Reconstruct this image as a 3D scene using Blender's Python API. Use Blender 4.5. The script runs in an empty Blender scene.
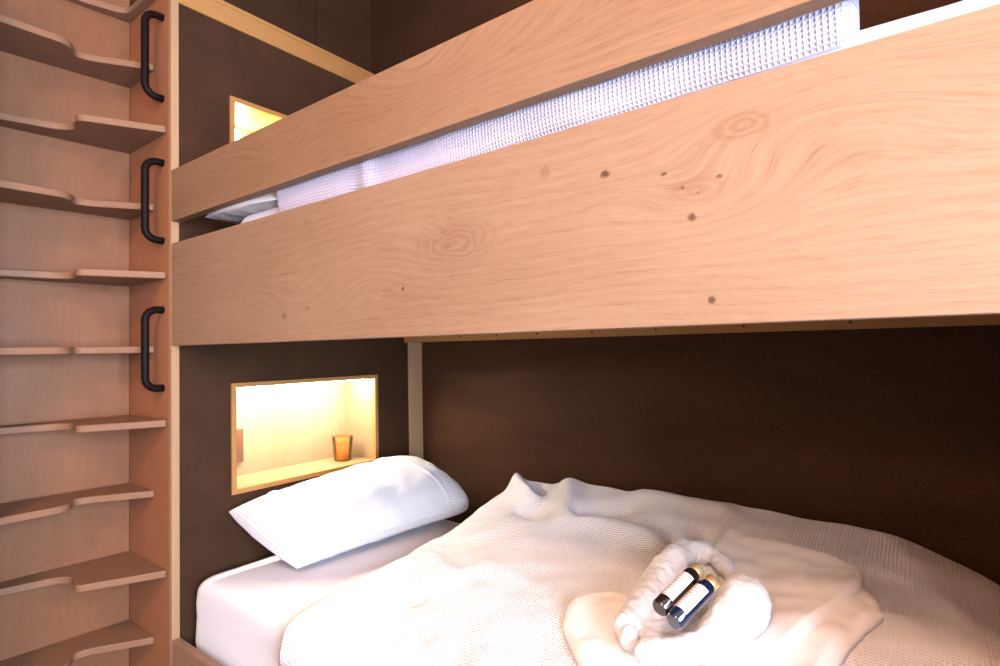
import bpy, bmesh, math, random
import numpy as np
from mathutils import Vector, Matrix, noise as mnoise

# ---------------------------------------------------------------- units
S, H = 0.75, 1.30                     # survey unit -> metres, eye height
def V(x, y, z): return Vector((x*S, y*S, z*S + H))
FLOOR_U = -H / S
scene = bpy.context.scene
COL = scene.collection
random.seed(4)

# ---------------------------------------------------------------- node helpers
class NT:
    def __init__(self, name):
        self.m = bpy.data.materials.new(name); self.m.use_nodes = True
        self.t = self.m.node_tree; self.t.nodes.clear()
        self.out = self.t.nodes.new('ShaderNodeOutputMaterial')
        self.b = self.t.nodes.new('ShaderNodeBsdfPrincipled')
        self.t.links.new(self.b.outputs[0], self.out.inputs[0])
    def n(self, kind, **kw):
        nd = self.t.nodes.new(kind)
        for k, v in kw.items(): setattr(nd, k, v)
        return nd
    def put(self, sock, v):
        if isinstance(v, bpy.types.NodeSocket): self.t.links.new(v, sock)
        else: sock.default_value = v
    def math(self, op, a, b=None, c=None, clamp=False):
        nd = self.n('ShaderNodeMath', operation=op); nd.use_clamp = clamp
        self.put(nd.inputs[0], a)
        if b is not None: self.put(nd.inputs[1], b)
        if c is not None: self.put(nd.inputs[2], c)
        return nd.outputs[0]
    def vec(self, x, y, z):
        nd = self.n('ShaderNodeCombineXYZ')
        for i, v in enumerate((x, y, z)): self.put(nd.inputs[i], v)
        return nd.outputs[0]
    def noise(self, vec, scale=1.0, detail=3, rough=0.55, dist=0.0):
        nd = self.n('ShaderNodeTexNoise'); self.put(nd.inputs['Vector'], vec)
        nd.inputs['Scale'].default_value = scale; nd.inputs['Detail'].default_value = detail
        nd.inputs['Roughness'].default_value = rough; nd.inputs['Distortion'].default_value = dist
        return nd.outputs[0]
    def ramp(self, fac, stops):
        nd = self.n('ShaderNodeValToRGB'); self.put(nd.inputs[0], fac)
        el = nd.color_ramp.elements
        while len(el) < len(stops): el.new(0.5)
        for e, (p, c) in zip(el, stops): e.position = p; e.color = (*c, 1)
        return nd.outputs[0]
    def mix(self, fac, a, b):
        nd = self.n('ShaderNodeMix', data_type='RGBA'); self.put(nd.inputs[0], fac)
        self.put(nd.inputs[6], a if isinstance(a, bpy.types.NodeSocket) else (*a, 1))
        self.put(nd.inputs[7], b if isinstance(b, bpy.types.NodeSocket) else (*b, 1))
        return nd.outputs[2]
    def bump(self, height, strength=0.3, dist=0.002):
        nd = self.n('ShaderNodeBump'); self.put(nd.inputs['Height'], height)
        nd.inputs['Strength'].default_value = strength; nd.inputs['Distance'].default_value = dist
        self.t.links.new(nd.outputs[0], self.b.inputs['Normal'])

def wood(name, along, light, mid, dark, ring_freq=90.0, wave=0.05, contrast=1.0, seed=0.0, knots=(), spots=(), rough=0.5, low=(1.0, 5.0), pores=0.5):
    g = NT(name)
    pos = g.n('ShaderNodeNewGeometry').outputs['Position']
    sp = g.n('ShaderNodeSeparateXYZ'); g.put(sp.inputs[0], pos)
    ax = {'X': (0, 2, 1), 'Y': (1, 2, 0), 'Z': (2, 1, 0)}[along]
    a, c, d = (sp.outputs[i] for i in ax)
    if along == 'Z': c = g.math('ADD', c, g.math('MULTIPLY', d, 0.8))
    cc = c
    dark_mask = None
    for (kx, kz, r, amp, el) in knots:                     # grain sweeping round each knot
        u = g.math('DIVIDE', g.math('SUBTRACT', a, kx), el)
        v = g.math('SUBTRACT', c, kz)
        d2 = g.math('ADD', g.math('MULTIPLY', u, u), g.math('MULTIPLY', v, v))
        w = g.math('EXPONENT', g.math('DIVIDE', d2, -r*r))
        cc = g.math('ADD', cc, g.math('MULTIPLY', w, amp*0.8))
    low_n = g.noise(g.vec(g.math('MULTIPLY', a, low[0]), g.math('MULTIPLY', cc, low[1]), g.math('ADD', g.math('MULTIPLY', d, 3.0), seed)), 1.0, 2, 0.5)
    ringc = g.math('ADD', cc, g.math('MULTIPLY', low_n, wave * 10))
    ring = g.math('FRACT', g.math('MULTIPLY', ringc, ring_freq))
    ring = g.math('ABSOLUTE', g.math('SUBTRACT', g.math('MULTIPLY', ring, 2.0), 1.0))
    fib = g.noise(g.vec(g.math('MULTIPLY', a, 7.0), g.math('MULTIPLY', ringc, 260.0), g.math('MULTIPLY', d, 60.0)), 1.0, 4, 0.6)
    por = g.noise(g.vec(g.math('MULTIPLY', a, 45.0), g.math('MULTIPLY', ringc, 700.0), g.math('MULTIPLY', d, 500.0)), 1.0, 2, 0.5)
    por = g.math('MULTIPLY', g.math('SUBTRACT', por, 0.58, clamp=True), 4.0, clamp=True)
    dash = g.noise(g.vec(g.math('MULTIPLY', a, 24.0), g.math('MULTIPLY', ringc, 520.0), g.math('MULTIPLY', d, 90.0)), 1.0, 2, 0.6)
    dash = g.math('MULTIPLY', g.math('SUBTRACT', dash, 0.52, clamp=True), 3.2, clamp=True)
    blot = g.noise(g.vec(g.math('MULTIPLY', a, 1.6), g.math('MULTIPLY', cc, 6.0), g.math('ADD', d, seed)), 1.0, 3, 0.5)
    t = g.math('ADD', g.math('MULTIPLY', ring, 0.20*contrast), g.math('MULTIPLY', g.math('SUBTRACT', fib, 0.5), 1.3*contrast))
    t = g.math('ADD', t, g.math('MULTIPLY', g.math('SUBTRACT', blot, 0.5), 0.9))
    t = g.math('ADD', t, g.math('ADD', g.math('MULTIPLY', por, pores*contrast), g.math('MULTIPLY', dash, 0.8*contrast)))
    t = g.math('ADD', t, 0.12, clamp=True)
    light, mid, dark = (tuple(v*k for v, k in zip(q, (0.38, 0.39, 0.385))) for q in (light, mid, dark))
    colr = g.ramp(t, [(0.0, light), (0.5, mid), (1.0, dark)])
    for (kx, kz, r, el, colk, strength) in spots:
        u = g.math('DIVIDE', g.math('SUBTRACT', a, kx), el)
        v = g.math('SUBTRACT', c, kz)
        d2 = g.math('SQRT', g.math('ADD', g.math('MULTIPLY', u, u), g.math('MULTIPLY', v, v)))
        n = g.noise(pos, 260.0 if r < 0.02 else 22.0, 1, 0.5)
        d3 = g.math('ADD', d2, g.math('MULTIPLY', g.math('SUBTRACT', n, 0.5), r*0.9))
        w = g.math('SUBTRACT', 1.0, g.math('DIVIDE', g.math('SUBTRACT', d3, r*0.5), r*0.6), clamp=True)
        if r >= 0.02:                                     # large eyes show growth rings
            rg = g.math('ADD', g.math('MULTIPLY', g.math('SINE', g.math('MULTIPLY', d3, 620.0)), 0.5), 0.5)
            w = g.math('MULTIPLY', w, g.math('ADD', g.math('MULTIPLY', rg, 0.8), 0.2))
        w = g.math('MULTIPLY', w, strength, clamp=True)
        colr = g.mix(w, colr, tuple(v*0.55 for v in colk))
    g.put(g.b.inputs['Base Color'], colr)
    g.b.inputs['Roughness'].default_value = rough
    g.b.inputs['Specular IOR Level'].default_value = 0.15
    g.bump(g.math('ADD', g.math('MULTIPLY', fib, 0.6), g.math('MULTIPLY', por, -0.5)), 0.12, 0.0008)
    return g.m

OL, OM, OD = (0.64, 0.395, 0.255), (0.54, 0.31, 0.19), (0.37, 0.19, 0.11)
KN = (0.10, 0.045, 0.025); KB = (0.33, 0.16, 0.08)
M = {}
M['oak_board'] = wood('oak_board', 'X', OL, OM, OD, 55, 0.012, 0.75, 1.3,
    knots=[(-0.685, 1.489, 0.045, 0.055, 2.2), (-0.338, 1.514, 0.03, -0.03, 3.0), (-0.23, 1.505, 0.06, 0.05, 2.2), (-0.10, 1.565, 0.085, -0.09, 2.2),
           (-1.15, 1.41, 0.06, 0.06, 3.0), (-0.9, 1.44, 0.04, -0.04, 3.0), (-1.5, 1.52, 0.05, 0.03, 3.5)],
    spots=[(-0.367, 1.556, 0.0065, 1.4, KN, 0.9), (-0.278, 1.538, 0.003, 1.8, KN, 0.8), (-0.204, 1.52, 0.0028, 1.8, KN, 0.8), (-0.253, 1.514, 0.0028, 1.5, KN, 0.75),
           (-0.232, 1.503, 0.002, 1.5, KN, 0.6), (-0.241, 1.472, 0.006, 1.1, KN, 0.85), (-0.218, 1.359, 0.006, 1.0, KN, 0.85), (-0.803, 1.42, 0.0045, 1.1, KN, 0.85),
           (-1.215, 1.387, 0.010, 1.2, KB, 0.9), (-1.12, 1.40, 0.006, 2.0, KB, 0.6), (-1.683, 1.507, 0.006, 1.0, KB, 0.9), (-0.685, 1.489, 0.007, 1.4, KB, 0.7),
           (-0.668, 1.490, 0.048, 2.2, (0.28, 0.145, 0.09), 0.5), (-0.471, 1.581, 0.013, 0.9, KB, 0.55), (-0.171, 1.579, 0.022, 2.4, (0.30, 0.14, 0.07), 0.5), (-0.235, 1.508, 0.02, 2.4, (0.33, 0.16, 0.085), 0.4)],
    low=(0.9, 3.2))
M['oak_rail'] = wood('oak_rail', 'X', (0.58, 0.335, 0.20), (0.48, 0.255, 0.145), (0.33, 0.165, 0.09), 50, 0.016, 0.75, 5.1,
    knots=[(-0.75, 1.83, 0.06, 0.07, 3.0), (-0.35, 1.86, 0.05, -0.06, 3.0), (-1.3, 1.78, 0.05, 0.05, 4.0)],
    spots=[(-0.53, 1.80, 0.006, 1.5, KB, 0.7)], low=(1.0, 4.0))
M['oak_trim_warm_lit'] = wood('oak_trim_warm_lit', 'Y', (0.80, 0.41, 0.15), (0.70, 0.33, 0.11), (0.50, 0.21, 0.07), 60, 0.01, 0.7, 2.0)  # orange glow of warm light put into the oak colour
M['oak_upright'] = wood('oak_upright', 'Z', (0.80, 0.50, 0.29), (0.72, 0.42, 0.235), (0.54, 0.29, 0.15), 60, 0.01, 0.7, 7.0)
M['ply_upright'] = wood('ply_upright', 'Z', (0.48, 0.215, 0.108), (0.41, 0.165, 0.08), (0.29, 0.108, 0.05), 26, 0.05, 0.55, 3.0, low=(0.9, 4.0), pores=0.25)
M['side_ply'] = wood('side_ply', 'Z', (0.74, 0.31, 0.16), (0.63, 0.25, 0.125), (0.45, 0.165, 0.08), 60, 0.01, 0.5, 4.0, pores=0.3)
M['tread_ply'] = wood('tread_ply', 'Y', (0.52, 0.275, 0.165), (0.44, 0.215, 0.125), (0.32, 0.145, 0.08), 40, 0.02, 0.5, 9.0, pores=0.25)
M['niche_oak'] = wood('niche_oak', 'Z', (0.66, 0.46, 0.27), (0.58, 0.38, 0.20), (0.45, 0.27, 0.13), 60, 0.01, 0.7, 6.0)

def dark_panel(name, c1, c2, sc=(1, 1, 1)):
    g = NT(name)
    pos = g.n('ShaderNodeNewGeometry').outputs['Position']
    mp = g.n('ShaderNodeMapping'); g.put(mp.inputs['Vector'], pos); mp.inputs['Scale'].default_value = sc
    f1 = g.noise(mp.outputs[0], 320, 4, 0.7); f2 = g.noise(mp.outputs[0], 6, 4, 0.6)
    t = g.math('ADD', g.math('MULTIPLY', f1, 0.65), g.math('MULTIPLY', f2, 0.45))
    g.put(g.b.inputs['Base Color'], g.ramp(t, [(0.36, c1), (0.74, c2)]))
    g.b.inputs['Roughness'].default_value = 0.75; g.b.inputs['Specular IOR Level'].default_value = 0.08
    g.bump(f1, 0.15, 0.0008)
    return g.m
M['dark_board'] = dark_panel('dark_board', (0.022, 0.010, 0.005), (0.062, 0.029, 0.015), (0.35, 0.35, 1.0))
M['dark_board_end'] = dark_panel('dark_board_end', (0.022, 0.011, 0.006), (0.048, 0.023, 0.012))

def cloth(name, colr, cell=None, strength=0.5, fuzz=None, rough=0.9, stretch=1.0):
    g = NT(name)
    uv = g.n('ShaderNodeTexCoord').outputs['UV']
    pos = g.n('ShaderNodeNewGeometry').outputs['Position']
    g.b.inputs['Roughness'].default_value = rough; g.b.inputs['Specular IOR Level'].default_value = 0.15
    g.b.inputs['Sheen Weight'].default_value = 0.15
    weave = g.noise(pos, 900, 2, 0.6)
    if cell:
        sp = g.n('ShaderNodeSeparateXYZ'); g.put(sp.inputs[0], uv)
        def tri(s, c):
            f = g.math('FRACT', g.math('DIVIDE', s, c))
            return g.math('ABSOLUTE', g.math('SUBTRACT', g.math('MULTIPLY', f, 2.0), 1.0))
        hx, hy = tri(sp.outputs[0], cell), tri(sp.outputs[1], cell*stretch)
        h = g.math('MAXIMUM', g.math('POWER', hx, 1.6), g.math('POWER', hy, 1.6))
        h = g.math('ADD', h, g.math('MULTIPLY', weave, 0.12))
        g.bump(h, strength, cell*0.45)
        g.put(g.b.inputs['Base Color'], (*colr, 1))
    elif fuzz:
        f1 = g.noise(pos, fuzz, 3, 0.7)
        g.put(g.b.inputs['Base Color'], (*colr, 1))
        g.bump(f1, strength, 0.004)
    else:
        g.put(g.b.inputs['Base Color'], (*colr, 1))
        g.bump(weave, strength, 0.0006)
    return g.m
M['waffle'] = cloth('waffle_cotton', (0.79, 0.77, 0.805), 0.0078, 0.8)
M['waffle_shaded'] = cloth('waffle_cotton_shaded', (0.42, 0.405, 0.52), 0.0072, 0.7)  # same white cotton as the lower duvet; shade and cool light put into its colour
M['pillow'] = cloth('pillow_cotton', (0.53, 0.53, 0.56), 0.0055, 0.8)
M['sheet'] = cloth('sheet_cotton', (0.62, 0.605, 0.66), None, 0.2)
M['terry'] = cloth('terry_cotton', (0.62, 0.605, 0.615), None, 0.55, 260)
M['towel_flat'] = cloth('towel_cotton', (0.84, 0.79, 0.78), None, 0.6, 420)

def plain(name, colr, rough=0.5, metal=0.0, emit=None, strength=0.0, trans=0.0, ior=1.45, coat=0.0):
    g = NT(name)
    pos = g.n('ShaderNodeNewGeometry').outputs['Position']
    n = g.noise(pos, 120, 2, 0.5)
    g.put(g.b.inputs['Base Color'], g.mix(g.math('MULTIPLY', n, 0.12), colr, tuple(c*0.8 for c in colr)))
    g.b.inputs['Roughness'].default_value = rough; g.b.inputs['Metallic'].default_value = metal
    g.b.inputs['Transmission Weight'].default_value = trans; g.b.inputs['IOR'].default_value = ior
    g.b.inputs['Coat Weight'].default_value = coat
    if emit:
        g.b.inputs['Emission Color'].default_value = (*emit, 1); g.b.inputs['Emission Strength'].default_value = strength
    return g.m
M['black_metal'] = plain('black_metal', (0.007, 0.0035, 0.004), 0.5)
M['black_metal'].node_tree.nodes['Principled BSDF'].inputs['Specular IOR Level'].default_value = 0.08
M['led'] = plain('led_warm', (0.9, 0.8, 0.6), 0.5, emit=(1.0, 0.83, 0.64), strength=340.0)
M['led_upper'] = plain('led_warm_upper', (0.9, 0.8, 0.6), 0.5, emit=(1.0, 0.50, 0.16), strength=900.0)
M['amber_glass'] = plain('amber_glass', (0.98, 0.68, 0.30), 0.05, trans=0.95, ior=1.12)
M['candle'] = plain('candle_wax', (0.90, 0.58, 0.26), 0.6)
M['bronze_plate'] = plain('bronze_plate', (0.085, 0.035, 0.014), 0.5)
M['bottle_dark'] = plain('dark_bottle', (0.012, 0.005, 0.004), 0.12, coat=0.6)
M['bottle_blue'] = plain('blue_bottle', (0.004, 0.010, 0.034), 0.12, coat=0.6)
M['gold_cap'] = plain('gold_cap', (0.72, 0.52, 0.26), 0.35, 0.75)
M['floor'] = wood('floor_oak', 'X', (0.42, 0.27, 0.16), (0.35, 0.21, 0.12), (0.22, 0.12, 0.07), 30, 0.02, 0.8, 11)
M['plaster'] = plain('plaster', (0.55, 0.48, 0.42), 0.9)
M['white_paint'] = plain('white_paint', (0.75, 0.73, 0.70), 0.5)
M['glass_pane'] = plain('glass_pane', (1, 1, 1), 0.02, trans=1.0, ior=1.05)
M['lamp_glow'] = plain('lamp_glow', (0.9, 0.8, 0.65), 0.6, emit=(1.0, 0.66, 0.36), strength=6.0)

M['fill_globe_glow'] = plain('fill_globe_glow', (0.9, 0.8, 0.65), 0.6, emit=(1.0, 0.46, 0.19), strength=300.0)  # glow of the added warm fill lamp
def label_mat():                                   # cream label with rows of tiny unreadable print
    g = NT('bottle_label')
    uv = g.n('ShaderNodeTexCoord').outputs['UV']
    sp = g.n('ShaderNodeSeparateXYZ'); g.put(sp.inputs[0], uv)
    u, v = sp.outputs[0], sp.outputs[1]
    row = g.math('FRACT', g.math('MULTIPLY', v, 9.0))
    inrow = g.math('MULTIPLY', g.math('GREATER_THAN', row, 0.25), g.math('LESS_THAN', row, 0.62))
    rid = g.math('FLOOR', g.math('MULTIPLY', v, 9.0))
    let = g.noise(g.vec(g.math('MULTIPLY', u, 60.0), g.math('MULTIPLY', rid, 7.3), 0.0), 1.0, 2, 0.7)
    ink = g.math('MULTIPLY', inrow, g.math('GREATER_THAN', let, 0.45))
    ink = g.math('MULTIPLY', ink, g.math('LESS_THAN', g.math('ABSOLUTE', g.math('SUBTRACT', u, 0.5)), 0.3))
    g.put(g.b.inputs['Base Color'], g.mix(g.math('MULTIPLY', ink, 0.75), (0.74, 0.66, 0.62), (0.16, 0.12, 0.12)))
    g.b.inputs['Roughness'].default_value = 0.5
    return g.m
M['label'] = label_mat()

# ---------------------------------------------------------------- object helpers
def tag(o, label=None, cat=None, group=None, kind=None):
    if label: o['label'] = label
    if cat: o['category'] = cat
    if group: o['group'] = group
    if kind: o['kind'] = kind
    return o
def thing(name, label, cat, loc, group=None):
    o = bpy.data.objects.new(name, None); COL.objects.link(o)
    o.location = loc; o.empty_display_size = 0.05
    return tag(o, label, cat, group)
def world_loc(o):
    p = Vector((0, 0, 0))
    while o: p += o.location; o = o.parent
    return p
def link(name, me, mat, parent=None, origin=None, smooth=False, bevel=0.0):
    """me has world coordinates; it is re-centred on `origin` or the parent's origin."""
    o = bpy.data.objects.new(name, me); COL.objects.link(o)
    base = world_loc(parent) if parent else Vector((0, 0, 0))
    org = Vector(origin) if origin is not None else base
    me.transform(Matrix.Translation(-org))
    if parent: o.parent = parent
    o.location = org - base
    me.materials.append(M[mat])
    if smooth:
        for p in me.polygons: p.use_smooth = True
    if bevel:
        b = o.modifiers.new('bevel', 'BEVEL'); b.width = bevel; b.segments = 2; b.limit_method = 'ANGLE'; b.angle_limit = math.radians(40)
    return o
def bm_mesh(bm, name='m'):
    bmesh.ops.recalc_face_normals(bm, faces=bm.faces)
    me = bpy.data.meshes.new(name); bm.to_mesh(me); bm.free(); return me
def add_box(bm, x0, x1, y0, y1, z0, z1):
    vs = [bm.verts.new(V(x, y, z)) for x in (x0, x1) for y in (y0, y1) for z in (z0, z1)]
    for f in ((0,1,3,2),(4,6,7,5),(0,4,5,1),(2,3,7,6),(0,2,6,4),(1,5,7,3)): bm.faces.new([vs[i] for i in f])
def box(name, mat, x0, x1, y0, y1, z0, z1, parent=None, bevel=0.002, origin=None):
    bm = bmesh.new(); add_box(bm, x0, x1, y0, y1, z0, z1)
    return link(name, bm_mesh(bm, name), mat, parent, origin, bevel=bevel)
def boxes(name, mat, lst, parent=None, bevel=0.0):
    bm = bmesh.new()
    for b in lst: add_box(bm, *b)
    return link(name, bm_mesh(bm, name), mat, parent, bevel=bevel)
def tube_rings(bm, pts, radii, seg=16, cap=True):
    pts = [Vector(p) for p in pts]; prev = None; rings = []
    for i, p in enumerate(pts):
        t = (pts[min(i+1, len(pts)-1)] - pts[max(i-1, 0)]).normalized()
        if prev is None:
            n = t.orthogonal().normalized()
        else:
            n = (prev - t*prev.dot(t)).normalized()
        prev = n; b = t.cross(n); r = radii[i] if hasattr(radii, '__len__') else radii
        rings.append([bm.verts.new(p + (n*math.cos(a) + b*math.sin(a))*r) for a in (2*math.pi*k/seg for k in range(seg))])
    for r0, r1 in zip(rings, rings[1:]):
        for k in range(seg): bm.faces.new((r0[k], r0[(k+1) % seg], r1[(k+1) % seg], r1[k]))
    if cap: bm.faces.new(rings[0][::-1]); bm.faces.new(rings[-1])
    return rings
def prism(bm, outline, z0, z1):
    lo = [bm.verts.new(V(x, y, z0)) for x, y in outline]; hi = [bm.verts.new(V(x, y, z1)) for x, y in outline]
    n = len(outline)
    bm.faces.new(lo); bm.faces.new(hi)
    for i in range(n): bm.faces.new((lo[i], lo[(i+1) % n], hi[(i+1) % n], hi[i]))
def round_poly(pts, radii, seg=6):
    out = []; n = len(pts)
    for i in range(n):
        p = Vector(pts[i]).to_2d(); a = Vector(pts[i-1]).to_2d(); b = Vector(pts[(i+1) % n]).to_2d(); r = radii[i]
        if r <= 0: out.append(tuple(p)); continue
        da, db = (a-p), (b-p); r = min(r, da.length*0.49, db.length*0.49)
        s, e = p + da.normalized()*r, p + db.normalized()*r
        for k in range(seg+1):
            t = k/seg; out.append(tuple(s*(1-t)**2 + p*2*t*(1-t) + e*t*t))
    return out
def grid_mesh(P, UV=None, name='g', closed_u=False):
    """P: array (n, m, 3) of world metres."""
    n, m = P.shape[:2]
    verts = P.reshape(-1, 3).tolist(); faces = []
    for i in range(n - (0 if closed_u else 1)):
        i2 = (i+1) % n
        for j in range(m-1): faces.append((i*m+j, i2*m+j, i2*m+j+1, i*m+j+1))
    me = bpy.data.meshes.new(name); me.from_pydata(verts, [], faces); me.update()
    if UV is not None:
        uvl = me.uv_layers.new(name='UVMap'); flat = UV.reshape(-1, 2)
        idx = np.zeros(len(me.loops), dtype=np.int32); me.loops.foreach_get('vertex_index', idx)
        uvl.data.foreach_set('uv', flat[idx].astype(np.float32).ravel())
    return me
def to_world(A):
    B = np.array(A, dtype=float); B *= S; B[..., 2] += H; return B
def fbm(P, scale, octv=3):
    out = np.zeros(P.shape[:-1]); f = out.reshape(-1)
    for i, p in enumerate(P.reshape(-1, 3)): f[i] = mnoise.fractal(Vector(p)*scale, 1.0, 2.0, octv)
    return out

# ---------------------------------------------------------------- the room (setting)
CE = 2.45; XR, YF = 2.3, -1.7
tag(box('floor', 'floor', -3.2, XR, YF, 2.6, FLOOR_U-0.08, FLOOR_U, bevel=0), kind='structure')
tag(box('ceiling', 'plaster', -3.2, XR, YF, 2.6, CE, CE+0.08, bevel=0), kind='structure')
tag(box('wall_back', 'dark_board', -3.2, XR, 2.42, 2.52, FLOOR_U, CE, bevel=0), kind='structure')
tag(box('wall_left', 'dark_board', -3.06, -2.96, YF, 2.42, FLOOR_U, CE, bevel=0), kind='structure')
tag(box('wall_front', 'plaster', -2.96, XR, YF-0.1, YF, FLOOR_U, CE, bevel=0), kind='structure')
WY0, WY1, WZ0, WZ1 = -1.4, 0.55, -0.9, 1.25
tag(boxes('wall_right', 'plaster', [(XR, XR+0.15, YF, WY0, FLOOR_U, CE), (XR, XR+0.15, WY1, 2.42, FLOOR_U, CE),
     (XR, XR+0.15, WY0, WY1, FLOOR_U, WZ0), (XR, XR+0.15, WY0, WY1, WZ1, CE)]), kind='structure')
wm = 0.05
wf = tag(boxes('window_1', 'white_paint', [(XR+0.05, XR+0.12, WY0, WY0+wm, WZ0, WZ1), (XR+0.05, XR+0.12, WY1-wm, WY1, WZ0, WZ1),
     (XR+0.05, XR+0.12, WY0, WY1, WZ0, WZ0+wm), (XR+0.05, XR+0.12, WY0, WY1, WZ1-wm, WZ1), (XR+0.06, XR+0.11, (WY0+WY1)/2-0.03, (WY0+WY1)/2+0.03, WZ0, WZ1)]), kind='structure')
# dark cladding of the raised space above the bed-end partition
tag(box('trim_1', 'dark_board', -2.96, -2.865, 2.0, 2.42, 1.567, CE, bevel=0.001), kind='structure')
tag(box('trim_2', 'dark_board_end', -2.96, -2.872, 1.0, 1.996, 1.567, CE, bevel=0.001), kind='structure')

# ---------------------------------------------------------------- partition at the head of the bunks
XP = -2.434
part = thing('headboard_partition', 'dark brown bed-end partition with oak edging, two lit niches and three black grab handles', 'partition', V(-2.65, 1.7, FLOOR_U))
NY0, NY1 = 1.248, 2.072
LN = (-0.620, -0.134); UN = (0.667, 1.153)
xd0, xd1 = -2.458, -2.441
y0, y1, zt = 1.031, 2.42, 1.472
boxes('dark_panel', 'dark_board_end', [(xd0, xd1, y0, NY0, FLOOR_U, zt), (xd0, xd1, NY1, y1, FLOOR_U, zt), (xd0, xd1, NY0, NY1, FLOOR_U, LN[0]),
      (xd0, xd1, NY0, NY1, LN[1], UN[0]), (xd0, xd1, NY0, NY1, UN[1], zt)], part)
tag(box('edge_strip', 'oak_upright', -2.458, XP, 1.0, 1.031, FLOOR_U, 1.567, part, 0.0015), 'light oak upright edging strip')
tag(box('top_trim', 'oak_trim_warm_lit', -2.475, XP, 1.031, 2.42, zt, 1.555, part, 0.0015), 'light oak trim along the partition top')
tag(box('top_board', 'oak_trim_warm_lit', -2.865, XP+0.001, 1.0, 2.42, 1.555, 1.573, part, 0.001), 'light oak capping board')
boxes('carcass', 'side_ply', [(-2.865, -2.85, 1.025, 2.4195, FLOOR_U, 1.555)], part)
def niche(z0, z1, glow_upper):
    t = 0.018; xb = -2.70; f = 0.020
    xq = xd0-0.0005
    sh = boxes('niche_box', 'niche_oak', [(xb-t, xb, NY0-t, NY1+t, z0-t, z1+t), (xb, xq, NY0-t, NY0+f*0.9, z0-t, z1+t), (xb, xq, NY1-f*0.9, NY1+t, z0-t, z1+t),
              (xb, xq, NY0+f*0.9, NY1-f*0.9, z0-t, z0+f*0.9), (xb, xq, NY0+f*0.9, NY1-f*0.9, z1-f*0.9, z1+t)], part)
    boxes('niche_frame', 'oak_trim_warm_lit', [(xd0-0.0004, XP+0.003, NY0-0.002, NY0+f, z0-0.002, z1+0.002), (xd0-0.0004, XP+0.003, NY1-f, NY1+0.002, z0-0.002, z1+0.002),
              (xd0-0.0004, XP+0.003, NY0+f, NY1-f, z0-0.002, z0+f), (xd0-0.0004, XP+0.003, NY0+f, NY1-f, z1-f, z1+0.002)], sh, 0.001)
    if glow_upper:
        led = boxes('led_strip', 'led_upper', [(-2.690, -2.672, 1.39, 1.412, z0+0.12, z1-0.045)], sh)
        boxes('led_profile', 'white_paint', [(-2.70, -2.690, 1.384, 1.418, z0+0.1, z1-0.035)], sh)
    else:
        led = boxes('led_strip', 'led', [(-2.53, -2.512, NY0+0.03, NY1-0.03, z1-f*0.9-0.010, z1-f*0.9)], sh)
    led['label'] = 'glowing warm light strip'
    return sh
low_niche = niche(*LN, False); up_niche = niche(*UN, True)
tag(box('socket_plate', 'bronze_plate', -2.70, -2.685, 1.33, 1.435, -0.535, -0.37, low_niche, 0.0015), 'brown wall plate on the niche back')

# ---------------------------------------------------------------- paddle stair
stair = thing('paddle_stair', 'wooden stair of wavy alternating treads left of the bunks', 'stairs', V(-2.65, 0.72, FLOOR_U))
boxes_bm = bmesh.new(); prism(boxes_bm, [(-2.865, 0.9995), (-2.91, 0.42), (-2.935, 0.42), (-2.89, 0.9995)], FLOOR_U, 2.2)
link('back_panel', bm_mesh(boxes_bm), 'ply_upright', stair)
box('side_panel', 'side_ply', -2.864, -2.4585, 1.0005, 1.02, FLOOR_U, 1.554, part, 0.001)
box('stringer', 'side_ply', -2.93, -2.50, 0.415, 0.44, FLOOR_U, 1.5, stair, 0.001)
R_, L_ = [], []
wide = round_poly([(-2.865, 1.0), (-2.470, 1.0), (-2.600, 0.722), (-2.715, 0.752), (-2.765, 0.715), (-2.835, 0.44), (-2.908, 0.44)],
                  [0, 0.018, 0.03, 0.03, 0.05, 0, 0])
narrow = round_poly([(-2.865, 1.0), (-2.595, 1.0), (-2.715, 0.805), (-2.725, 0.755), (-2.64, 0.715), (-2.64, 0.44), (-2.908, 0.44)],
                    [0, 0.012, 0.09, 0.03, 0.05, 0, 0])
for k in range(-1, 10):
    ztop = 1.253 - 0.304*k
    if ztop < FLOOR_U + 0.1: break
    bm = bmesh.new()
    if k == -1:
        ol = round_poly([(-2.865, 1.0), (-2.48, 1.0), (-2.50, 0.968), (-2.80, 0.968), (-2.845, 0.80), (-2.845, 0.44), (-2.908, 0.44)], [0, 0.01, 0.02, 0.05, 0.05, 0, 0])
    else:
        ol = narrow if k % 2 == 0 else wide
    ol = [(x, min(y, 0.9995)) for x, y in ol]
    prism(bm, ol, ztop-0.028, ztop)
    link('tread', bm_mesh(bm), 'tread_ply', stair, bevel=0.003)
def handle(z1, z0):
    x, ya, yb, r, R = -2.511, 1.0, 0.932, 0.0148, 0.045
    pts = [V(x, ya+0.002, z1)]
    for (cy, cz, a0, a1) in ((yb+R, z1-R, 90, 180), (yb+R, z0+R, 180, 270)):
        for i in range(9):
            a = math.radians(a0 + (a1-a0)*i/8); pts.append(V(x, cy + R*math.cos(a), cz + R*math.sin(a)))
    pts.append(V(x, ya+0.002, z0))
    bm = bmesh.new(); tube_rings(bm, pts, r*S, 20)
    tag(link('grab_handle', bm_mesh(bm), 'black_metal', part, smooth=True), 'black tubular grab handle')
handle(1.421, 1.075); handle(0.803, 0.475); handle(0.186, -0.138)

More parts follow.
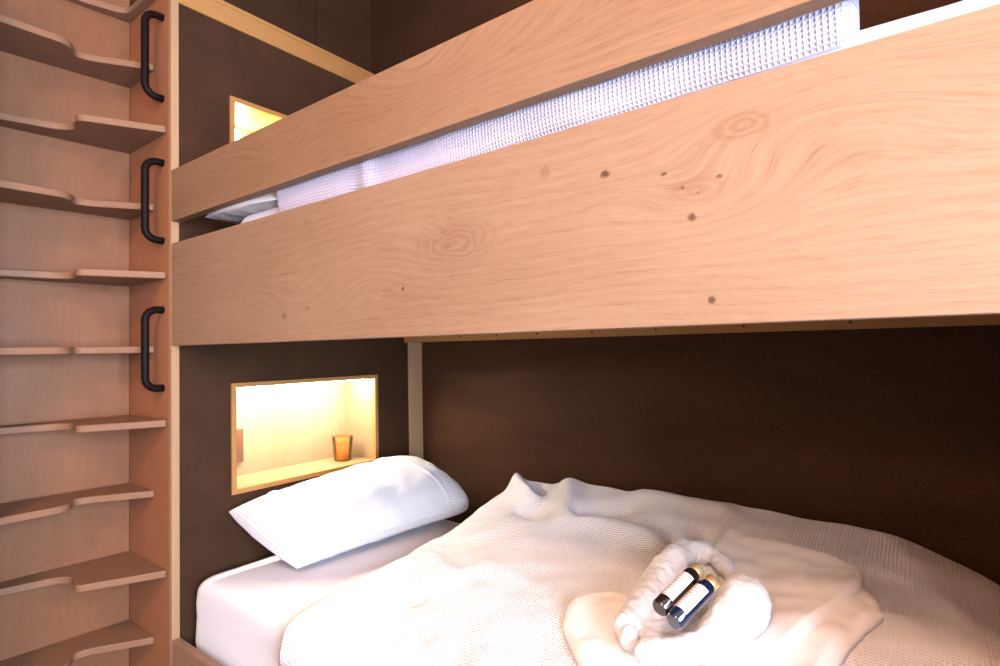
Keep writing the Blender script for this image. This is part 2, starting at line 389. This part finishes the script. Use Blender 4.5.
# ---------------------------------------------------------------- bunk bed frame
bunk = thing('bunk_bed', 'built-in oak bunk bed frame with wide side board and guard rail', 'bed', V(-1.05, 1.7, FLOOR_U))
XF = 0.30
tag(box('side_board', 'oak_board', XP+0.0005, XF, 1.0, 1.045, 0.0355, 0.4535, bunk, 0.0015), 'wide knotty oak side board')
box('guard_rail', 'oak_rail', XP+0.0005, XF, 1.0, 1.037, 0.545, 0.756, bunk, 0.0015)
bt = bmesh.new(); add_box(bt, XP, XF, 2.277, 2.31, 0.046, 0.2)
lg = link('back_ledger', bm_mesh(bt), 'oak_trim_warm_lit', bunk, bevel=0.001)
for x in (-2.2, -2.0, -1.75, -1.5, -1.2, -0.9, -0.55, -0.2): box('screw', 'bottle_dark', x, x+0.008, 2.2755, 2.278, 0.066, 0.074, lg, 0)
box('corner_post', 'oak_upright', -2.4405, -2.429, 2.31, 2.4195, FLOOR_U, 0.046, bunk, 0.002)
box('bed_base', 'niche_oak', XP, XF, 1.045, 2.277, 0.10, 0.13, bunk, 0)
box('bed_base', 'niche_oak', XP, XF, 1.031, 2.40, -1.36, -1.31, bunk, 0)
box('lower_rail', 'oak_board', XP+0.0005, XF, 1.0, 1.031, FLOOR_U+0.1, -1.145, bunk, 0.0015)
box('foot_panel', 'side_ply', XF, XF+0.06, 1.0, 2.42, FLOOR_U, 1.2, bunk, 0.001)

# ---------------------------------------------------------------- mattresses
def mattress(name, label, x0, x1, y0, y1, z0, z1, rp, re, seed):
    cx, cy = (x0+x1)/2, (y0+y1)/2; hx, hy = (x1-x0)/2, (y1-y0)/2
    out = []
    per = [(-1, -1, 180), (1, -1, 270), (1, 1, 0), (-1, 1, 90)]
    ring = []
    def lin(p, q, n): return [(p[0]+(q[0]-p[0])*i/n, p[1]+(q[1]-p[1])*i/n) for i in range(n)]
    corners = []
    for sx, sy, a0 in per:
        c0 = (sx*(hx-rp), sy*(hy-rp))
        corners.append([(c0[0]+rp*math.cos(math.radians(a0+90*i/10)), c0[1]+rp*math.sin(math.radians(a0+90*i/10))) for i in range(11)])
    for i in range(4):
        ring += corners[i]; nx = corners[(i+1) % 4]
        ring += lin(corners[i][-1], nx[0], 40)[1:]
    ring = np.array(ring)
    prof = [(0.0, z0+0.02), (0.012, z0)]
    prof = [(0.012, z0), (0.0, z0+0.03)] + [(-0.006*math.sin(math.pi*t), z0+0.03+(z1-re-z0-0.03)*t) for t in np.linspace(0.08, 1, 14)]
    prof += [(re*(1-math.cos(a)), z1-re+re*math.sin(a)) for a in np.linspace(0.15, math.pi/2, 8)]
    prof += [(re+0.03, z1+0.002), (re+0.1, z1+0.006), (re+0.25, z1+0.01), (hy*0.7, z1+0.012), (hy*0.995, z1+0.012)]
    n = len(ring); P = np.zeros((n, len(prof), 3)); UV = np.zeros((n, len(prof), 2))
    for j, (ins, z) in enumerate(prof):
        kx, ky = (hx-ins)/hx, (hy-ins)/hy
        P[:, j, 0] = cx + ring[:, 0]*kx; P[:, j, 1] = cy + ring[:, 1]*ky; P[:, j, 2] = z
    w = fbm(P*np.array([1.2, 1.2, 4.0]) + seed, 3.0, 3)
    side = np.array([1.0 if 0 < j < 17 else 0.35 for j in range(len(prof))])[None, :]
    c = np.array([cx, cy, 0]); d = P[:, :, :2] - c[:2]; d /= np.linalg.norm(d, axis=2, keepdims=True)+1e-9
    P[:, :, :2] += d*(w*side*0.008)[..., None]
    P[:, :, 2] += w*0.003
    me = grid_mesh(to_world(P), UV, name, closed_u=True)
    bm = bmesh.new(); bm.from_mesh(me); bmesh.ops.holes_fill(bm, edges=[e for e in bm.edges if e.is_boundary]); 
    me = bm_mesh(bm, name)
    o = link(name, me, 'sheet', origin=V(cx, cy, z0), smooth=True)
    return tag(o, label, 'mattress')
mattress('mattress', 'mattress of the lower bunk in a white fitted sheet', -2.418, 0.24, 1.068, 2.27, -1.309, -0.920, 0.07, 0.045, 3.3)
mattress('mattress', 'mattress of the upper bunk, white edge above the oak side board', -2.13, 0.24, 1.083, 2.262, 0.131, 0.522, 0.13, 0.03, 8.1)

# ---------------------------------------------------------------- pillows
def pillow(name, label, A, B, C, D, thick, flat_under, seed, n=70, m=240):
    A, B, C, D = (np.array(p, float) for p in (A, B, C, D))      # A-B one short side, D-C the other
    u = np.linspace(-1, 1, n)[:, None]; v = np.linspace(-1, 1, m)[None, :]
    nrm = np.cross(C-A, D-B)
    nrm /= np.linalg.norm(nrm); nrm = nrm if nrm[2] > 0 else -nrm
    def surf(sgn, th):
        # corner pull: edges bow inwards between corners
        uu = u*(1-0.063*(1-v**2))*(1-0.30*np.clip(v, 0, 1)**9); vv = v*(1+0.035*(1-u**2)*(v < 0)-0.035*np.abs(u)**4*(v > 0))
        s, t = (uu+1)/2, (vv+1)/2
        P = (A*((1-s)*(1-t))[..., None] + B*(s*(1-t))[..., None] + C*(s*t)[..., None] + D*((1-s)*t)[..., None])
        prof = np.clip((1-np.abs(u)**2.6), 0, 1)**0.6 * np.clip((1-np.abs(v)**np.where(v > 0, 6.0, 4.0)), 0, 1)**np.where(v > 0, 0.5, 0.55)
        P = P + nrm*(sgn*th*prof)[..., None]
        w = fbm(P + seed, 5.0, 3)
        edge = np.clip(1-prof, 0, 1)
        rad = np.cos(np.arctan2(v*1.4, u)*22+3*w)*np.clip(1-prof, 0, 1)**2*prof
        P += nrm*(sgn*0.010*(np.exp(-((v+0.68)/0.016)**2)+0.7*np.exp(-((v-0.60)/0.02)**2))*np.clip(prof*3, 0, 1)*np.ones_like(u))[..., None]
        P += nrm*(sgn*prof**0.5*(w*0.016 + rad*0.022))[..., None]
        return P
    top, bot = surf(1, thick), surf(-1, flat_under)
    lens = (np.linalg.norm(B-A)*S, np.linalg.norm(D-A)*S)
    UV = np.stack(np.broadcast_arrays((u+1)/2*lens[0], (v+1)/2*lens[1]), -1)
    bm = bmesh.new()
    me1 = grid_mesh(to_world(top), UV); me2 = grid_mesh(to_world(bot), UV)
    bm.from_mesh(me1); bm.from_mesh(me2)
    bmesh.ops.remove_doubles(bm, verts=bm.verts, dist=1e-5)
    o = link(name, bm_mesh(bm, name), 'pillow', origin=tuple(to_world((A+B+C+D)/4)), smooth=True)
    return tag(o, label, 'pillow')
pillow('pillow', 'white pillow propped below the lower niche', (-2.385, 1.205, -0.675), (-2.06, 1.325, -0.885), (-1.885, 2.315, -0.845), (-2.37, 2.14, -0.60), 0.165, 0.05, 1.7)
pillow('pillow', 'white pillow of the upper bunk, seen under the guard rail', (-2.27, 1.055, 0.545), (-1.72, 1.048, 0.520), (-1.76, 2.15, 0.54), (-2.33, 2.2, 0.56), 0.13, 0.012, 5.2)

# ---------------------------------------------------------------- lower duvet
def tps(pts):
    p = np.array(pts, float); n = len(p)
    def U(r2): return np.where(r2 > 1e-12, r2*np.log(np.maximum(r2, 1e-12)), 0)
    K = U(((p[:, None, :2]-p[None, :, :2])**2).sum(-1)) + np.eye(n)*0.01
    A = np.zeros((n+3, n+3)); A[:n, :n] = K; A[:n, n] = 1; A[:n, n+1:] = p[:, :2]; A[n, :n] = 1; A[n+1:, :n] = p[:, :2].T
    w = np.linalg.solve(A, np.concatenate([p[:, 2], [0, 0, 0]]))
    def f(X, Y):
        q = np.stack([X, Y], -1)
        r2 = ((q[..., None, :]-p[:, :2])**2).sum(-1)
        return U(r2) @ w[:n] + w[n] + X*w[n+1] + Y*w[n+2]
    return f
CTRL = [(-1.58, 1.08, -0.885), (-1.62, 1.4, -0.855), (-1.62, 1.8, -0.80), (-1.60, 2.05, -0.735), (-1.53, 2.2, -0.66),
        (-1.3, 2.15, -0.645), (-1.0, 2.15, -0.635), (-0.7, 2.15, -0.63), (-0.22, 2.15, -0.635), (0.0, 2.15, -0.665), (0.15, 2.15, -0.725), (0.24, 2.15, -0.80),
        (-1.2, 1.6, -0.785), (-0.8, 1.6, -0.755), (-0.5, 1.7, -0.735), (-0.15, 1.7, -0.715), (0.12, 1.7, -0.765),
        (-1.35, 1.1, -0.885), (-1.0, 1.1, -0.87), (-0.6, 1.2, -0.83), (-0.2, 1.2, -0.80), (0.1, 1.2, -0.83), (0.24, 1.4, -0.87)]
duv = tps(CTRL)
# folds: (x0,y0,x1,y1,amp,width)
FOLDS = [(-1.60, 2.21, -1.42, 2.07, 0.070, 0.036), (-1.43, 2.04, -1.30, 1.98, -0.06, 0.04), (-1.30, 2.20, -1.16, 1.95, 0.040, 0.06), (-1.12, 2.02, -0.98, 2.10, -0.035, 0.045),
         (-1.05, 1.95, -0.72, 1.90, 0.022, 0.05), (-0.95, 2.22, -0.62, 2.18, 0.018, 0.05), (-0.70, 1.92, -0.68, 1.78, -0.030, 0.05), (-0.66, 2.02, -0.60, 1.88, -0.03, 0.04),
         (-1.62, 1.62, -1.35, 1.50, 0.018, 0.045), (-1.62, 1.50, -1.40, 1.36, -0.016, 0.035), (-1.45, 1.33, -1.22, 1.22, -0.012, 0.035), (-1.30, 1.60, -0.95, 1.52, 0.012, 0.05),
         (-1.05, 1.28, -0.92, 1.12, 0.016, 0.05), (-0.85, 1.25, -0.72, 1.08, -0.012, 0.04), (-0.1, 2.2, 0.02, 1.95, 0.007, 0.06),
         (0.05, 1.9, 0.12, 1.5, 0.012, 0.05)]
def fold_sum(X, Y):
    Z = np.zeros_like(X)
    for x0, y0, x1, y1, a, w in FOLDS:
        dx, dy = x1-x0, y1-y0; L2 = dx*dx+dy*dy
        t = np.clip(((X-x0)*dx+(Y-y0)*dy)/L2, 0, 1)
        d2 = (X-x0-t*dx)**2+(Y-y0-t*dy)**2
        Z += a*np.exp(-d2/(w*w))
    return Z
def fold_noise(X, Y):
    P = np.stack([X*1.0, Y*1.0, np.zeros_like(X)], -1)
    return fbm(P + 3.1, 3.2, 2)*0.016 + fbm(np.stack([X*2.0+Y*2.5, Y*4.5-X*2, np.zeros_like(X)], -1), 2.0, 2)*0.006
def duvet_z(X, Y): return duv(X, Y) + fold_sum(X, Y) + fold_noise(X, Y)
HEM = np.array([(0.95, -1.69), (1.03, -1.70), (1.10, -1.735), (1.25, -1.765), (1.5, -1.765), (1.85, -1.75), (2.05, -1.73), (2.15, -1.68), (2.21, -1.615), (2.3, -1.60)])
def lower_duvet():
    nx, ny = 300, 190
    # arc parameters: the first/last few columns and rows make the rounded hems
    p = np.concatenate([np.linspace(0, 0.055, 16, endpoint=False), np.linspace(0.055, 0.95, nx-32), np.linspace(0.95, 1, 17)[1:]])
    q = np.concatenate([np.linspace(0, 0.07, 16, endpoint=False), np.linspace(0.07, 0.95, ny-32), np.linspace(0.95, 1, 17)[1:]])
    Pp, Qq = np.meshgrid(p, q, indexing='ij')
    Y = 1.018 + (2.285-1.018)*Qq
    xh = np.interp(Y, HEM[:, 0], HEM[:, 1]); xh = xh + 0.004*np.sin(Y*17)+0.003*np.sin(Y*31+1)
    xf = 0.275
    X = xh + (xf-xh)*Pp
    zt = duvet_z(X, Y)
    def edge(d, w):
        t = np.clip(d/w, 0, 1); return np.sqrt(np.clip(1-(1-t)**2, 0, 1))
    eh = edge(X-xh, 0.055); ef = edge(xf-X, 0.13); eb = edge(2.285-Y, 0.05); ey = edge(Y-1.018, 0.05)
    zb = -0.9105
    Z = zb + (zt-zb)*eh*ef*eb
    zfront = -1.03 + 0.012*np.sin(X*9)
    Z = zfront + (Z-zfront)*ey
    U_ = np.cumsum(np.concatenate([np.zeros((1, X.shape[1])), np.hypot(np.diff(X, axis=0), np.diff(Z, axis=0))], 0), 0)*S
    V_ = np.cumsum(np.concatenate([np.zeros((X.shape[0], 1)), np.hypot(np.diff(Y, axis=1), np.diff(Z, axis=1))], 1), 1)*S
    U_ = (X - xf)*S*1.02
    UV = np.stack([U_, V_], -1)
    low = np.where(Y < 1.066, np.minimum(zfront, -1.0), -0.9108)
    low = np.minimum(low, Z-0.0005)
    low[0, :] = Z[0, :]; low[-1, :] = Z[-1, :]; low[:, 0] = Z[:, 0]; low[:, -1] = Z[:, -1]
    bm = bmesh.new()
    bm.from_mesh(grid_mesh(to_world(np.stack([X, Y, Z], -1)), UV, 'duvet'))
    bm.from_mesh(grid_mesh(to_world(np.stack([X, Y, low], -1)), UV, 'duvet_underside'))
    bmesh.ops.remove_doubles(bm, verts=bm.verts, dist=1e-6)
    me = bm_mesh(bm, 'duvet')
    o = link('duvet', me, 'waffle', origin=V(-0.7, 1.65, -0.93), smooth=True)
    return tag(o, 'rumpled white waffle duvet spread over the lower bunk', 'duvet')
lower_duvet()

# ---------------------------------------------------------------- upper duvet
def upper_duvet():
    n, m = 220, 60
    x = np.linspace(-1.755, -0.066, n); t = np.linspace(0, 1, m)
    X, T = np.meshgrid(x, t, indexing='ij')
    # profile: under-tuck at the front, bulging side, over the top, down at the back
    ctrl = np.array([(1.066, 0.507), (1.052, 0.53), (1.047, 0.60), (1.057, 0.70), (1.10, 0.775), (1.25, 0.80), (1.6, 0.81), (2.0, 0.80), (2.2, 0.75), (2.255, 0.62), (2.24, 0.52)])
    s = np.linspace(0, 1, len(ctrl))
    def cr(tt, k):
        c = ctrl[:, k]; i = np.clip((tt*(len(c)-1)).astype(int), 0, len(c)-2); f = tt*(len(c)-1)-i
        g = lambda j: c[np.clip(j, 0, len(c)-1)]
        p0, p1, p2, p3 = g(i-1), g(i), g(i+1), g(i+2)
        return 0.5*(2*p1+(p2-p0)*f+(2*p0-5*p1+4*p2-p3)*f*f+(3*p1-p0-3*p2+p3)*f**3)
    Y, Z = cr(T, 0), cr(T, 1)
    front = np.exp(-(T/0.16)**2)
    sag = np.interp(x, [-1.755, -1.4, -1.0, -0.6, -0.35, -0.066], [-0.06, -0.07, -0.06, -0.035, -0.022, -0.016])[:, None]
    Z = Z + sag*front
    puff = 0.006*np.sin(X*7)+0.012*np.exp(-((X+1.27)/0.035)**2)-0.02*np.exp(-((X+1.33)/0.03)**2)*np.exp(-((T-0.02)/0.06)**2)
    Y = Y - puff*np.exp(-((T-0.12)/0.18)**2)
    Z = Z + 0.02*np.exp(-((X+1.35)/0.05)**2)*np.exp(-(T/0.07)**2)
    P = np.stack([X, Y, Z], -1)
    w = fbm(P*np.array([1.5, 2, 2]), 2.5, 2)
    Y += w*0.008; Z += w*0.008
    # close the ends
    d = np.minimum(X-x[0], x[-1]-X); r = np.sqrt(np.clip(1-(1-np.clip(d/0.03, 0, 1))**2, 0, 1))
    X = X - np.clip((X-x[0])/(x[-1]-x[0]), 0, 1)**8*0.13*np.clip(Y-1.05, 0, 2)
    Y = np.where(T < 0.5, Y+(1-r)*0.05, Y-(1-r)*0.05); Z = Z-(1-r)*0.035*(T > 0.3)
    V_ = np.cumsum(np.concatenate([np.zeros((n, 1)), np.hypot(np.diff(Y, axis=1), np.diff(Z, axis=1))], 1), 1)*S
    UV = np.stack([X*S, V_], -1)
    me = grid_mesh(to_world(np.stack([X, Y, Z], -1)), UV, 'duvet')
    bm = bmesh.new(); bm.from_mesh(me); bmesh.ops.holes_fill(bm, edges=[e for e in bm.edges if e.is_boundary])
    o = link('duvet', bm_mesh(bm, 'duvet'), 'waffle_shaded', origin=V(-0.9, 1.65, 0.52), smooth=True)
    return tag(o, 'white waffle duvet of the upper bunk showing between guard rail and side board', 'duvet')
upper_duvet()

# ---------------------------------------------------------------- towels
def polar_slab(outline, thick, lift, seed, rough_amp, nr=46, nt=200, power=5):
    o = np.array(outline, float); k = len(o)
    tt = np.linspace(0, k, nt, endpoint=False); i = tt.astype(int); f = (tt-i)[:, None]
    g = lambda j: o[(j) % k]
    p0, p1, p2, p3 = g(i-1), g(i), g(i+1), g(i+2)
    cr = 0.5*(2*p1+(p2-p0)*f*0.8+(2*p0-5*p1+4*p2-p3)*f*f*1.0+(3*p1-p0-3*p2+p3)*f**3)
    li = p1*(1-f)+p2*f
    ring = cr*0.25+li*0.75
    c = ring.mean(0)
    r = np.concatenate([np.linspace(0.004, 0.9, nr-14), np.linspace(0.9, 1.0, 15)[1:]])
    X = c[0]+(ring[:, 0]-c[0])[:, None]*r[None]; Y = c[1]+(ring[:, 1]-c[1])[:, None]*r[None]
    e = np.sqrt(np.clip(1-((r-0.9).clip(0)/0.1)**2, 0, 1))[None]
    base = duvet_z(X, Y)
    Pn = np.stack([X, Y, np.zeros_like(X)], -1)
    Z = base + lift + thick*e + fbm(Pn+seed, 5.0, 3)*rough_amp*e + fbm(Pn*2.2-seed, 9.0, 2)*rough_amp*0.35*e
    Z = np.where(r[None] > 0.999, base+lift-0.004, Z)
    UV = np.stack([X*S, Y*S], -1)
    me = grid_mesh(to_world(np.stack([X, Y, Z], -1)), UV, 'slab', closed_u=True)
    Zl = base+lift-0.004; Zl = np.minimum(Zl, Z)
    return me, grid_mesh(to_world(np.stack([X, Y, Zl], -1)), UV, 'slab_underside', closed_u=True)
def join_mesh(meshes, name):
    bm = bmesh.new()
    for me in meshes: bm.from_mesh(me)
    bmesh.ops.remove_doubles(bm, verts=bm.verts, dist=1e-6)
    b = [e for e in bm.edges if e.is_boundary]
    bmesh.ops.holes_fill(bm, edges=b)
    return bm_mesh(bm, name)
low_sh = polar_slab([(-0.57, 1.91), (-0.30, 1.86), (-0.13, 1.82), (-0.097, 1.73), (-0.135, 1.62), (-0.215, 1.36), (-0.30, 1.12), (-0.53, 1.12), (-0.70, 1.24), (-0.835, 1.37), (-0.865, 1.45), (-0.79, 1.51), (-0.66, 1.52)],
                    0.032, 0.008, 2.2, 0.014)
up_sh = polar_slab([(-0.545, 1.965), (-0.525, 1.965), (-0.42, 1.925), (-0.29, 1.895), (-0.180, 1.875), (-0.152, 1.86), (-0.15, 1.78), (-0.20, 1.62), (-0.30, 1.38), (-0.50, 1.42), (-0.60, 1.60)], 0.030, 0.036, 6.2, 0.007)
bt = link('bath_towel', join_mesh([*low_sh, *up_sh], 'bath_towel'), 'towel_flat', origin=V(-0.45, 1.6, -0.74), smooth=True)
tag(bt, 'folded white bath towel laid flat on the lower duvet, under the rolled towel', 'towel')

def hand_towel():
    path = [(-0.625, 1.33, 0.030), (-0.625, 1.42, 0.036), (-0.62, 1.55, 0.040), (-0.615, 1.66, 0.042), (-0.585, 1.735, 0.036), (-0.52, 1.735, 0.026), (-0.45, 1.66, 0.022),
            (-0.405, 1.57, 0.040), (-0.380, 1.49, 0.062), (-0.395, 1.40, 0.050), (-0.43, 1.335, 0.034), (-0.48, 1.285, 0.032), (-0.545, 1.27, 0.028)]
    pts, rad = [], []
    P = np.array(path)
    for i in range(len(P)-1):
        for t in np.linspace(0, 1, 8, endpoint=False):
            p0, p1, p2, p3 = P[max(i-1, 0)], P[i], P[i+1], P[min(i+2, len(P)-1)]
            q = 0.5*(2*p1+(p2-p0)*t+(2*p0-5*p1+4*p2-p3)*t*t+(3*p1-p0-3*p2+p3)*t**3)
            pts.append(q)
    pts.append(P[-1])
    X = np.array([q[0] for q in pts]); Y = np.array([q[1] for q in pts]); R = np.array([q[2] for q in pts])
    Z = duvet_z(X, Y)+0.066+R*0.85
    bm = bmesh.new()
    tube_rings(bm, [V(*p) for p in zip(X, Y, Z)], (R*S).tolist(), 18)
    for (x, y, r) in ((X[0], Y[0], R[0]), (X[-1], Y[-1], R[-1]), (-0.60, 1.30, 0.026), (-0.375, 1.475, 0.067)):
        bmesh.ops.create_icosphere(bm, subdivisions=3, radius=r*S, matrix=Matrix.Translation(V(x, y, float(duvet_z(np.array([x]), np.array([y]))[0])+0.066+r*0.85)))
    me = bm_mesh(bm, 'hand_towel')
    fl = polar_slab([(-0.62, 1.36), (-0.62, 1.62), (-0.52, 1.69), (-0.42, 1.58), (-0.40, 1.42), (-0.46, 1.31), (-0.55, 1.30)], 0.03, 0.068, 4.4, 0.006, nr=30, nt=90)
    m2 = join_mesh([me, *fl], 'hand_towel')
    o = link('hand_towel', m2, 'terry', origin=V(-0.48, 1.5, -0.68), smooth=True)
    rm = o.modifiers.new('remesh', 'REMESH'); rm.mode = 'VOXEL'; rm.voxel_size = 0.0038; rm.use_smooth_shade = True
    sm = o.modifiers.new('smooth', 'SMOOTH'); sm.iterations = 6
    for nm, sc, st in (('fold_noise', 0.05, 0.016), ('terry_noise', 0.012, 0.004)):
        tx = bpy.data.textures.new(nm, 'CLOUDS'); tx.noise_scale = sc; tx.noise_depth = 2
        d = o.modifiers.new(nm, 'DISPLACE'); d.texture = tx; d.texture_coords = 'GLOBAL'; d.strength = st; d.mid_level = 0.5
    return tag(o, 'fluffy white hand towel rolled into a nest around two small bottles', 'towel')
hand_towel()

# ---------------------------------------------------------------- bottles
def bottle(label, base, top, r, mat):
    b, t = V(*base), V(*top); ax = (t-b); L = ax.length; ax.normalize(); r *= S
    e = thing('toiletry_bottle', label, 'bottle', b, 'small toiletry bottles on the towels')
    q = Vector((0, 0, 1)).rotation_difference(ax)
    side = Vector((0, 0, 1)) - ax*ax.z                      # upward side of the bottle carries the label
    def lathe(name, prof, m, smooth=True, uv=False, a0=0, a1=2*math.pi, seg=32):
        u = side.normalized(); w = ax.cross(u)
        P = np.zeros((seg+1, len(prof), 3)); UV = np.zeros((seg+1, len(prof), 2))
        for i in range(seg+1):
            a = a0+(a1-a0)*i/seg
            for j, (rr, h) in enumerate(prof):
                P[i, j] = b + ax*h + (u*math.cos(a)+w*math.sin(a))*rr
                UV[i, j] = (i/seg, (h-prof[0][1])/(prof[-1][1]-prof[0][1]+1e-9))
        me = grid_mesh(P, UV, name)
        if not uv:
            bm = bmesh.new(); bm.from_mesh(me); bmesh.ops.remove_doubles(bm, verts=bm.verts, dist=1e-5); me = bm_mesh(bm, name)
        o = link(name, me, m, e, smooth=smooth)
        return o
    bl = L*0.88
    body = lathe('body', [(0, 0), (r*0.85, 0), (r, r*0.18), (r, bl-r*0.5), (r*0.93, bl-r*0.2), (r*0.70, bl), (0.0, bl)], mat)
    cap = lathe('cap', [(0, bl), (r*0.80, bl), (r*0.84, bl+0.001), (r*0.84, L-0.002), (r*0.78, L), (0, L)], 'gold_cap')
    cap['label'] = 'gold screw cap'
    lab = lathe('label', [(r*1.012, bl*0.2), (r*1.012, bl*0.82)], 'label', uv=True, a0=math.radians(-66), a1=math.radians(66))
    lab['label'] = 'pale paper label with tiny print'
    for o in (body, cap):
        s = o.modifiers.new('edge', 'EDGE_SPLIT'); s.split_angle = math.radians(50)
    return e
bottle('left of the two small bottles, dark brown with pale label and gold cap', (-0.5028, 1.2532, -0.607), (-0.4602, 1.4041, -0.555), 0.0205, 'bottle_dark')
bottle('right of the two small bottles, dark blue with pale label and gold cap', (-0.4685, 1.2479, -0.625), (-0.4201, 1.3893, -0.57), 0.0215, 'bottle_blue')

# ---------------------------------------------------------------- tumbler in the niche
def tumbler():
    c = V(-2.575, 1.94, LN[0]+0.019); h, r0, r1, t = 0.132*S, 0.046*S, 0.056*S, 0.004
    e = thing('glass_tumbler', 'amber glass candle tumbler standing in the lower niche', 'tumbler', c)
    def lathe(name, prof, m):
        seg = 32; P = np.zeros((seg, len(prof), 3))
        for i in range(seg):
            a = 2*math.pi*i/seg
            for j, (rr, z) in enumerate(prof): P[i, j] = c + Vector((rr*math.cos(a), rr*math.sin(a), z))
        me = grid_mesh(P, None, name, closed_u=True)
        bm = bmesh.new(); bm.from_mesh(me); bmesh.ops.remove_doubles(bm, verts=bm.verts, dist=1e-5)
        return link(name, bm_mesh(bm, name), m, e, smooth=True)
    lathe('glass', [(0, 0), (r0*0.92, 0), (r0, 0.003), (r1, h), (r1-t*0.5, h+0.001), (r1-t, h), (r0-t, 0.006), (0, 0.006)], 'amber_glass')
    w = lathe('candle', [(0, 0.0065), (r0-t-0.0006, 0.0065), (r0+(r1-r0)*0.75-t-0.0008, h*0.78), (0, h*0.78)], 'candle')
    w['label'] = 'amber filling inside the glass'
tumbler()

# ---------------------------------------------------------------- lights
def area(name, loc, target, sx, sy, power, colr):
    L = bpy.data.lights.new(name, 'AREA'); L.shape = 'RECTANGLE'; L.size = sx; L.size_y = sy; L.energy = power; L.color = colr
    o = bpy.data.objects.new(name, L); COL.objects.link(o); o.location = loc
    o.rotation_euler = (Vector(target)-Vector(loc)).to_track_quat('-Z', 'Y').to_euler()
    return o
wy, wz = (WY0+WY1)/2, (WZ0+WZ1)/2
area('window_daylight', V(XR-0.02, wy, wz), V(0, wy, wz), (WY1-WY0)*S*0.95, (WZ1-WZ0)*S*0.95, 250, (0.68, 0.80, 1.0))
# ceiling lamp in the room
lamp = thing('ceiling_lamp', 'round ceiling lamp in the middle of the room', 'lamp', V(0.2, -1.35, CE))
def disc(name, r, z0, z1, mat):
    bm = bmesh.new(); c = V(0.2, -1.35, CE)
    bmesh.ops.create_cone(bm, cap_ends=True, segments=40, radius1=r, radius2=r, depth=z1-z0, matrix=Matrix.Translation(c+Vector((0, 0, (z0+z1)/2))))
    return link(name, bm_mesh(bm, name), mat, lamp, bevel=0.004)
disc('base', 0.28, -0.03, 0.0, 'white_paint'); disc('diffuser', 0.27, -0.07, -0.03, 'lamp_glow')
pl = bpy.data.lights.new('ceiling_bulb', 'AREA'); pl.shape = 'DISK'; pl.size = 0.5; pl.energy = 60; pl.color = (1.0, 0.56, 0.33)
po = bpy.data.objects.new('ceiling_bulb', pl); COL.objects.link(po); po.location = V(0.2, -1.35, CE)-Vector((0, 0, 0.075))

# added warm fill lamp, out of view, brightening the right of the duvet
wl = thing('added_fill_lamp', 'added fill lamp, a glowing globe out of view opposite the bunks', 'lamp', V(-0.1, YF, 0.8))
bm = bmesh.new(); bmesh.ops.create_cone(bm, cap_ends=True, segments=32, radius1=0.05, radius2=0.05, depth=0.02, matrix=Matrix.Translation(V(-0.1, YF, 0.8)+Vector((0, 0.011, 0))) @ Matrix.Rotation(math.pi/2, 4, 'X'))
link('wall_plate', bm_mesh(bm), 'black_metal', wl, bevel=0.002)
bm = bmesh.new(); tube_rings(bm, [V(-0.1, YF, 0.8)+Vector((0, 0.02, 0)), V(-0.1, YF, 0.8)+Vector((0, 0.06, 0))], 0.012, 16)
link('stem', bm_mesh(bm), 'black_metal', wl, smooth=True)
bm = bmesh.new(); bmesh.ops.create_uvsphere(bm, u_segments=32, v_segments=16, radius=0.06, matrix=Matrix.Translation(V(-0.1, YF, 0.8)+Vector((0, 0.118, 0))))
link('globe', bm_mesh(bm), 'fill_globe_glow', wl, smooth=True)

w = bpy.data.worlds.new('World'); scene.world = w; w.use_nodes = True
w.node_tree.nodes['Background'].inputs[0].default_value = (0.75, 0.85, 1.0, 1); w.node_tree.nodes['Background'].inputs[1].default_value = 0.5

# ---------------------------------------------------------------- camera
R = np.array([[0.797, -0.0314, -0.6032], [0.6037, 0.0115, 0.7971], [-0.0181, -0.9994, 0.0281]])
cam = bpy.data.cameras.new('camera'); cam.sensor_width = 36; cam.lens = 557/1000*36; cam.clip_start = 0.02
co = bpy.data.objects.new('camera', cam); COL.objects.link(co)
m3 = Matrix(((R[0, 0], -R[0, 1], -R[0, 2]), (R[1, 0], -R[1, 1], -R[1, 2]), (R[2, 0], -R[2, 1], -R[2, 2])))
co.matrix_world = Matrix.Translation((0, 0, H)) @ m3.to_4x4()
scene.camera = co
scene.view_settings.view_transform = 'Standard'; scene.view_settings.look = 'None'
scene.view_settings.exposure = 0.36; scene.view_settings.gamma = 1.0; scene.view_settings.use_curve_mapping = False
scene.cycles.max_bounces = 8; scene.cycles.diffuse_bounces = 5
scene.cycles.use_denoising = True
scene.cycles.sample_clamp_indirect = 4.0
